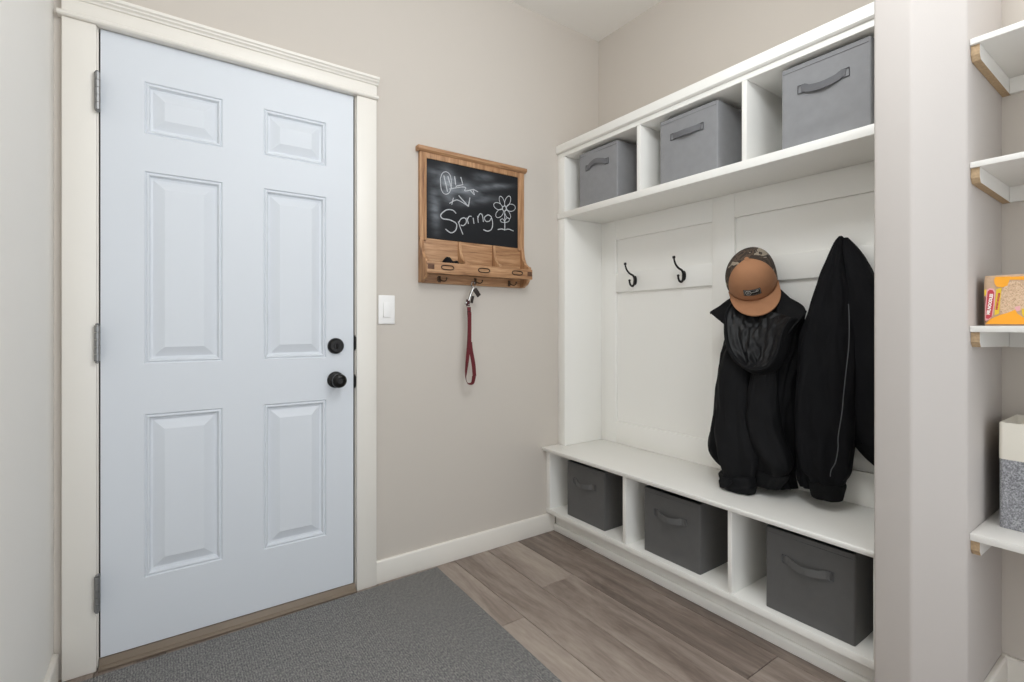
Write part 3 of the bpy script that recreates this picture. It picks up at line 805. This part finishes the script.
# ------------------------------------------------------------------ jackets
def drape(mb, keys, seed, n=72, per=10, folds=(), wob=.012, cap0=True, cap1=True, hollow=0):
    """horizontal rings: keys = (z, y centre, x centre, half width in y, half depth in x)"""
    ks = smooth(keys, per); rings = []
    for z, yc, xc, wy, wx in ks:
        ring = []
        for k in range(n):
            a = 2*PI*k/n
            f = 0
            for (kk, amp, ph, tw, lo, hi) in folds:
                e = 1 if hi == lo else max(0, min(1, (hi-z)/(hi-lo)))
                f += amp*e*math.cos(kk*a+ph+tw*z)
            f += wob/max(.03, min(wy, wx))*noise.noise((math.cos(a)*2.2+seed, math.sin(a)*2.2, z*7+seed))
            f += .5*wob/max(.03, min(wy, wx))*noise.noise((math.cos(a)*5+seed, math.sin(a)*5, z*16+seed))
            ca_, sa_ = math.cos(a), math.sin(a)
            cy = math.copysign(abs(ca_)**.85, ca_); cx = math.copysign(abs(sa_)**.85, sa_)
            x = xc-wx*cx*(1+f); y = yc+wy*cy*(1+f*.55)
            ring.append((min(x, XS-.003), y, z))
        rings.append(ring)
    if hollow:
        last = rings[-1]; c = Vector((0, 0, 0))
        for p in last: c += Vector(p)
        c /= len(last)
        rings.append([tuple(c+(Vector(p)-c)*.9) for p in last])
        rings.append([tuple(c+(Vector(p)-c)*.86+Vector((0, 0, hollow))) for p in last])
    return mb.loft(rings, cap0=cap0, cap1=cap1)

# --- hooded jacket
j1 = thing('hooded_jacket', 'black hooded jacket with shiny lined hood hanging behind the cap', 'jacket', (1.95, 1.03, .47))
body = MB()
drape(body, [(1.285, 1.072, 2.030, .012, .012), (1.25, 1.066, 2.022, .036, .018), (1.205, 1.058, 2.010, .095, .028), (1.14, 1.050, 1.994, .150, .040), (1.03, 1.066, 1.982, .156, .056),
             (.93, 1.075, 1.970, .153, .068), (.84, 1.078, 1.962, .152, .080), (.74, 1.083, 1.958, .157, .086), (.64, 1.098, 1.958, .166, .088), (.58, 1.101, 1.960, .168, .086), (.535, 1.086, 1.964, .156, .080), (.505, 1.056, 1.968, .126, .070), (.480, 1.030, 1.972, .102, .058)],
      3.1, n=120, folds=((5, .10, .4, 3.0, .6, 1.1), (9, .06, 1.3, -5.0, .6, 1.0), (14, .035, .2, 8, .6, .9)), wob=.013, hollow=.03)
obj('body', body, M['black'], j1, angle=80)
def sleeve(name_par, keys, seed, m_, cuff, par, folds, rib):
    s_ = MB(); drape(s_, keys, seed, n=56, per=9, folds=folds, wob=.008)
    so = obj('sleeve', s_, m_, par, angle=80)
    c_ = MB(); drape(c_, cuff, seed+5, n=48, per=5, folds=((10, .03, 0, 0, 0, 0),), wob=.004, hollow=.015)
    obj('cuff', c_, rib, so, angle=80)
sleeve('l', [(1.04, 1.120, 1.925, .030, .016), (.98, 1.122, 1.905, .054, .036), (.86, 1.118, 1.888, .066, .050), (.74, 1.108, 1.874, .070, .052), (.67, 1.092, 1.856, .082, .058), (.61, 1.078, 1.842, .080, .056), (.555, 1.078, 1.842, .070, .048), (.522, 1.080, 1.846, .062, .044)], 8.3,
       M['black'], [(.526, 1.080, 1.846, .064, .045), (.515, 1.080, 1.845, .072, .051), (.495, 1.078, 1.844, .068, .047), (.485, 1.078, 1.844, .071, .049), (.462, 1.078, 1.843, .066, .045)], j1,
       ((3, .12, .9, 14, .5, .9), (4, .10, 2.1, 32, .5, .75), (7, .05, 0, -24, .5, .8)), M['black'])
sleeve('r', [(.98, 1.000, 1.910, .030, .016), (.92, .998, 1.892, .048, .036), (.80, .998, 1.880, .056, .046), (.70, .990, 1.874, .062, .050), (.63, .968, 1.870, .070, .050), (.585, .956, 1.872, .066, .046), (.55, .964, 1.880, .056, .042)], 14.7,
       M['black'], [(.553, .963, 1.880, .058, .043), (.54, .968, 1.882, .062, .046), (.512, .982, 1.888, .056, .041), (.49, .992, 1.892, .050, .036)], j1,
       ((3, .14, 2.2, 18, .5, .95), (5, .09, .4, 26, .5, .8)), M['black'])
tb = MB()
tp = [pt(721, 477, 1.792), pt(729, 478.5, 1.788), pt(731.5, 482.5, 1.788), pt(727, 487, 1.790), pt(721, 486.5, 1.794)]
tb.loft([tp, [p+Vector((.010, 0, 0)) for p in tp]])
obj('cuff_tab', tb, M['black'], j1)
# hood: rim, lining and outside
rim_px = [(733, 301.5, 1.940), (727, 312, 1.895), (725.5, 326, 1.872), (727, 342, 1.852), (733, 356, 1.838), (744, 366.5, 1.828), (756, 369.5, 1.826), (768, 366, 1.832), (776.5, 354, 1.842), (780.5, 338, 1.856), (785, 326, 1.872), (792, 318, 1.890)]
rim = [Vector(q) for q in smooth([tuple(pt(a, b_, x)) for a, b_, x in rim_px], 8)]
hr = MB(); n_ = len(rim)
hr.tube(rim, [.004+.0045*math.sin(PI*i/(n_-1)) for i in range(n_)], 12)
hood = obj('hood', hr, M['black'], j1, angle=80)
# outside of the hood: from rim back into the body
ho_ = MB()
cen = sum(rim, Vector())/n_
def hood_out(u, v):
    i = u*(n_-1); k = min(int(i), n_-2); p = rim[k].lerp(rim[k+1], i-k)
    q = cen+(p-cen)*(1+.10*math.sin(PI*v)-.04*v)+Vector((.085*v, 0, -.012*math.sin(PI*v)))
    q.x = min(q.x+.004*noise.noise((u*14, v*3, 2)), XS-.004)
    return q
ho_.grid(hood_out, 70, 10)
o_ = obj('hood_shell', ho_, M['black'], hood, angle=80); solid(o_, .003)
li = MB(); half = (n_-1)/2
def lining(u, v):
    # v: 0 top .. 1 bottom of the U ; u across
    i0 = v*half; i1 = (n_-1)-v*half
    def at(i):
        k = min(int(i), n_-2); return rim[k].lerp(rim[k+1], i-k)
    A_, B_ = at(i0), at(i1)
    p = A_.lerp(B_, u)
    s_ = math.sin(PI*u)
    dep_ = .034*s_**.7*(1-.75*v**3)
    wr = .013*noise.noise((u*6+v*1.6, v*2.4+.3*u, 5))+.008*noise.noise((u*13-v*4.0, v*6, 9))+.004*noise.noise((u*20+v*9, v*13, 2))
    p = p+Vector((dep_+wr*s_**.5*1.25, 0, 0))
    p.z -= .010*s_*(1-v)*0
    return p
li.grid(lining, 80, 50)
o_ = obj('hood_lining', li, M['lining'], hood, angle=80); solid(o_, -.002)
# collar corners sticking out left and right
def flap(tri, th_=.006):
    mb = MB()
    a, b_, c, d = [Vector(p) for p in tri]
    def f_(u, v):
        p = a.lerp(b_, u).lerp(d.lerp(c, u), v)
        p.x += .006*math.sin(PI*u)*math.sin(PI*v)+.003*noise.noise((u*4, v*4, 3))
        return p
    mb.grid(f_, 14, 10)
    return mb
lf = flap([pt(733, 297, 1.945), pt(710.5, 312.5, 1.925), pt(711, 313.8, 1.922), pt(731, 330, 1.885)])
o_ = obj('collar', lf, M['black'], j1, angle=80); solid(o_, -.006)
rf = flap([pt(773.5, 283, 2.022), pt(806.5, 312.5, 1.955), pt(804, 315.5, 1.925), pt(780, 345, 1.868)])
o_ = obj('collar', rf, M['black'], j1, angle=80); solid(o_, .006)

# --- zipped track jacket
j2 = thing('track_jacket', 'black zip jacket hanging from a peak right beside the wall partition', 'jacket', (1.96, .76, .49))
bd = MB()
drape(bd, [(1.428, .785, 2.012, .005, .006), (1.405, .785, 2.008, .018, .018), (1.35, .785, 1.998, .034, .030), (1.25, .788, 1.980, .056, .050), (1.10, .797, 1.960, .083, .070), (.95, .803, 1.948, .096, .080), (.80, .805, 1.940, .096, .084),
           (.68, .805, 1.934, .092, .082), (.60, .800, 1.926, .080, .074), (.57, .792, 1.922, .058, .060), (.553, .790, 1.920, .049, .053)],
      21.4, n=96, folds=((4, .09, .2, 2.0, .6, 1.35), (7, .06, 1.5, -3.2, .55, 1.2), (13, .03, .4, 4, .5, 1.0)), wob=.013)
jb2 = obj('body', bd, M['navy'], j2, angle=80)
hm = MB(); drape(hm, [(.556, .790, 1.920, .050, .054), (.545, .790, 1.920, .053, .057), (.52, .791, 1.921, .050, .053), (.496, .792, 1.922, .046, .047)], 31, n=64, per=6, folds=((24, .012, 0, 0, 0, 0),), wob=.005, hollow=.02)
obj('hem', hm, M['black_rib'], j2, angle=80)
sl = MB()
drape(sl, [(1.42, .770, 2.014, .008, .008), (1.37, .750, 2.004, .026, .024), (1.28, .722, 1.992, .044, .038), (1.15, .694, 1.980, .064, .050), (1.0, .676, 1.976, .072, .054), (.85, .668, 1.976, .072, .052), (.74, .664, 1.980, .068, .046), (.70, .662, 1.982, .062, .042)],
      44.2, n=64, folds=((3, .08, 1.1, 5, .7, 1.3), (6, .05, 2.4, -9, .7, 1.2)), wob=.009)
so = obj('sleeve', sl, M['navy'], j2, angle=80)
s2 = MB()
drape(s2, [(1.05, .850, 1.965, .020, .030), (.98, .855, 1.955, .037, .048), (.85, .859, 1.950, .043, .056), (.70, .862, 1.948, .044, .058), (.60, .860, 1.948, .042, .056), (.54, .860, 1.950, .038, .050), (.512, .858, 1.952, .032, .042)],
      61.2, n=56, folds=((3, .10, 1.1, 9, .5, 1.0), (5, .06, 2.4, -14, .5, .9)), wob=.011)
obj('sleeve', s2, M['navy'], j2, angle=80)
cf = MB(); 
ks = [(.702, .662, 1.982, .064, .044), (.685, .660, 1.984, .064, .042), (.650, .650, 1.988, .046, .032), (.615, .642, 1.992, .018, .016), (.598, .638, 1.994, .006, .006)]
drape(cf, ks, 47, n=44, per=6, folds=((16, .012, 0, 0, 0, 0),), wob=.004)
obj('cuff', cf, M['black_rib'], so, angle=80)
# zip line laid on the front of the body: the nearest body point toward the room for each height
dg_pts = []
bvs = [v.co+origin(jb2) for v in jb2.data.vertices]
zp = smooth([(848.5, 304), (849.2, 322), (848.8, 345), (846.5, 367), (843.5, 395), (842, 412), (838.2, 436), (838.0, 448), (835.5, 462), (831.2, 470), (830.2, 476.5)], 6)
from mathutils.bvhtree import BVHTree
tree = BVHTree.FromPolygons([v.co+origin(jb2) for v in jb2.data.vertices], [list(p.vertices) for p in jb2.data.polygons])
for a, b_ in zp:
    d = (pt(a, b_, 1.9)-Vector((0, 0, H))).normalized()
    hit = tree.ray_cast(Vector((0, 0, H)), d)
    if hit[0] is not None: dg_pts.append(hit[0]-d*.001)
if len(dg_pts) > 4:
    obj('zipper', MB().tube(dg_pts, .0016, 6), M['zip'], j2)

# ------------------------------------------------------------------ carpet runner
rg = MB().prism([(-.2565, 2.0125), (1.024, 2.0405), (1.007, 1.162), (.97, -.55), (-.2565, -.55)], 'z', .0008, .010, bev=.003)
tag(obj('rug', rg, M['rug']), 'grey ribbed entry rug on the plank floor in front of the door', 'rug')

# ------------------------------------------------------------------ pantry shelves
YP = .3735
for zt, th_, lab in ((1.856, .016, 'topmost white pantry shelf with raw-edged bracket, nothing on it'), (1.532, .015, 'second white pantry shelf from the top, just above the food pack'),
                     (1.102, .0165, 'white pantry shelf holding the orange food pack'), (.557, .019, 'lowest white pantry shelf holding the grey and cream basket')):
    t = thing('pantry_shelf', lab, 'shelf', (1.91, 0, zt-th_), 'pantry shelves')
    obj('board', MB().box(1.738, XR-.0006, -.419, YP, zt-th_, zt, .001), M['cubewhite'], t)
    zb = zt-th_-.0003
    cl = MB().prism([(1.746, zb), (1.746, zb-.026), (1.756, zb-.039), (XR-.0008, zb-.045), (XR-.0008, zb)], 'y', YP-.018, YP-.0002)
    for f_ in cl.bm.faces:
        nrm = f_.normal
        c_ = f_.calc_center_median()
        if (nrm.x < -.5) or (nrm.z < -.3): f_.material_index = 1
    obj('cleat', cl, [M['cubewhite'], M['mdf']], t)
    obj('cleat', MB().box(XR-.019, XR-.0008, -.419, YP-.0185, zb-.046, zb, .0008), M['cubewhite'], t)

# ------------------------------------------------------------------ food pack
pk = thing('noodle_pack', 'orange and red pack of instant noodles on the pantry shelf', 'food pack', (1.842, .301, 1.1025))
PX = 1.79; PY1 = .3580; PY0 = .244; PZ0 = 1.1025; PZ1 = 1.2345
pb = MB()
rings = []
for k in range(11):
    v = k/10; z = PZ0+(PZ1-PZ0)*v; s_ = math.sin(PI*v)
    hx, hy = .052, (PY1-PY0)/2
    sh = min(1, .93+.6*min(v, 1-v)) if 0 < k < 10 else .93
    ring = []
    for j in range(56):
        a = 2*PI*j/56
        ca_, sa_ = math.cos(a), math.sin(a)
        x = 1.842-hx*sh*math.copysign(abs(ca_)**.13, ca_); y = (PY0+PY1)/2+hy*(1-(1-sh)*.3)*math.copysign(abs(sa_)**.13, sa_)
        ring.append((x+.0015*noise.noise((y*30, z*30, 1)), y+.0015*noise.noise((x*30, z*30, 7)), z))
    rings.append(ring)
pb.loft(rings)
pbo = obj('film', pb, M['pk_body'], pk, angle=50)
sx = PX-.0022
def fpz(px, py): # zoomed label coordinates (9.48x of the photo) -> y, z on the pack's face
    p = pt(974+px/9.48, 264+py/9.48, PX); return (p.y, p.z)
def decal(name, pts, m_, lift, par):
    mb = MB().prism([fpz(*p) for p in pts], 'x', PX-.0006-lift, PX+.002)
    return obj(name, mb, m_, par)
def oval(cx, cy, ax, ay, n=26, rot=0):
    return [(cx+ax*math.cos(2*PI*k/n)*math.cos(rot)-ay*math.sin(2*PI*k/n)*math.sin(rot), cy+ax*math.cos(2*PI*k/n)*math.sin(rot)+ay*math.sin(2*PI*k/n)*math.cos(rot)) for k in range(n)]
decal('noodle_picture', [(262, 250), (300, 190), (360, 160), (420, 165), (470, 200), (560, 240), (560, 430), (430, 440), (330, 470), (255, 470), (245, 360)], M['noodles'], .0002, pk)
decal('print_orange', [(190, 150), (205, 122), (345, 118), (335, 160), (318, 205), (270, 222), (215, 215), (195, 185)], M['pk_orange'], .0004, pk)
decal('print_orange', [(110, 568), (160, 520), (250, 482), (320, 462), (392, 432), (412, 470), (474, 510), (620, 520), (620, 572)], M['pk_orange'], .0004, pk)
decal('print_orange', [(330, 122), (620, 110), (620, 140), (470, 150), (340, 148)], M['pk_orange'], .0005, pk)
decal('print_maroon', [(100, 305), (114, 320), (114, 420), (106, 560), (101, 540)], M['pk_dark'], .0003, pk)
decal('print_yellow', [(100, 245), (122, 240), (124, 290), (100, 302)], M['pk_yellow'], .0004, pk)
decal('print_yellow', [(212, 240), (262, 225), (252, 330), (238, 470), (196, 486), (200, 380)], M['pk_yellow'], .0003, pk)
decal('print_pale', [(120, 245), (150, 228), (185, 235), (204, 262), (196, 380), (178, 480), (150, 524), (106, 540), (108, 400)], M['pk_pink'], .0005, pk)
cap_ = decal('red_capsule', [(130, 262), (150, 244), (178, 248), (192, 270), (186, 380), (168, 500), (140, 520), (114, 516), (118, 400)], M['pk_red'], .0008, pk)
decal('print_pale', [(385, 410), (435, 395), (440, 440), (405, 450)], M['pk_pink'], .0006, pk)
decal('print_yellow', [(452, 425), (560, 420), (560, 510), (470, 500), (456, 470)], M['pk_yellow'], .0006, pk)
def text_mesh(name, body_, size, loc, ang, m_, par):
    cu = bpy.data.curves.new(name, 'FONT'); cu.body = body_; cu.size = size; cu.align_x = 'CENTER'; cu.align_y = 'CENTER'; cu.extrude = .0002; cu.offset = .0004
    to = bpy.data.objects.new(name, cu); C.objects.link(to)
    dg = bpy.context.evaluated_depsgraph_get(); dg.update()
    me = bpy.data.meshes.new_from_object(to.evaluated_get(dg))
    bpy.data.objects.remove(to)
    # text lies in local XY; stand it up facing -X, reading along +(-Y)
    fm = Matrix(((0, 0, -1), (-1, 0, 0), (0, 1, 0))).to_4x4()
    me.transform(Matrix.Translation(Vector(loc)-origin(par)) @ fm @ Matrix.Rotation(ang, 4, 'Z'))
    me.materials.append(m_)
    o = bpy.data.objects.new(name, me); C.objects.link(o); o.parent = par
    return o
y_, z_ = fpz(153, 382)
text_mesh('lettering', 'MR.NOODLES', .0088, (PX-.0017, y_, z_), R_(83), M['pk_white'], cap_)
y_, z_ = fpz(228, 355)
text_mesh('lettering', 'INSTANT NOODLES', .0048, (PX-.0012, y_, z_), R_(83), M['pk_red'], pk)

# ------------------------------------------------------------------ basket
bx = thing('fabric_basket', 'grey fabric basket with cream top band on the lowest pantry shelf', 'basket', (1.962, .195, .5575))
BX0, BX1, BY0, BY1 = 1.856, 2.062, .050, .340
def rrect(z, ins=0, bow=0):
    r = .010; pts = []
    for cx, cy, a in ((BX1-r-ins, BY1-r-ins, 0), (BX0+r+ins, BY1-r-ins, PI/2), (BX0+r+ins, BY0+r+ins, PI), (BX1-r-ins, BY0+r+ins, 1.5*PI)):
        for k in range(5):
            an = a+PI/2*k/4; pts.append((cx+r*math.cos(an), cy+r*math.sin(an), z))
    return pts
obj('body', MB().loft([rrect(.5577), rrect(.742)]).loft([rrect(.742, .001), rrect(.7425, .001)]), M['heather'], bx)
obj('top_band', MB().loft([rrect(.7428, -.0008), rrect(.838, -.0004), rrect(.8415, .0015), rrect(.838, .004), rrect(.745, .006)]), M['basket_cloth'], bx)

# ------------------------------------------------------------------ light
def area(name, loc, size, power, col, rot=(0, 0, 0), shape='DISK', sy=None):
    l = bpy.data.lights.new(name, 'AREA'); l.shape = shape; l.size = size
    if sy: l.size_y = sy
    l.energy = power; l.color = col
    o = bpy.data.objects.new(name, l); C.objects.link(o); o.location = loc; o.rotation_euler = rot
    return o
def bulb(name, loc, power, col, radius=.13):
    l = bpy.data.lights.new(name, 'POINT'); l.energy = power; l.color = col; l.shadow_soft_size = radius
    o = bpy.data.objects.new(name, l); C.objects.link(o); o.location = loc
bulb('ceiling_lamp', (.80, .50, 2.42), 27, (.92, .965, 1.0))
bulb('ceiling_lamp', (1.66, -.22, 2.45), 6.5, (.88, .945, 1.0))
w = bpy.data.worlds.new('world'); bpy.context.scene.world = w; w.use_nodes = True
bg = w.node_tree.nodes['Background']; bg.inputs['Color'].default_value = (.90, .955, 1.0, 1); bg.inputs['Strength'].default_value = 1.98

s = bpy.context.scene
s.view_settings.view_transform = 'Standard'; s.view_settings.look = 'None'; s.view_settings.gamma = 1; s.view_settings.use_curve_mapping = False
s.view_settings.exposure = -0.04
s.cycles.max_bounces = 10; s.cycles.diffuse_bounces = 6
try: s.cycles.use_denoising = True
except Exception: pass
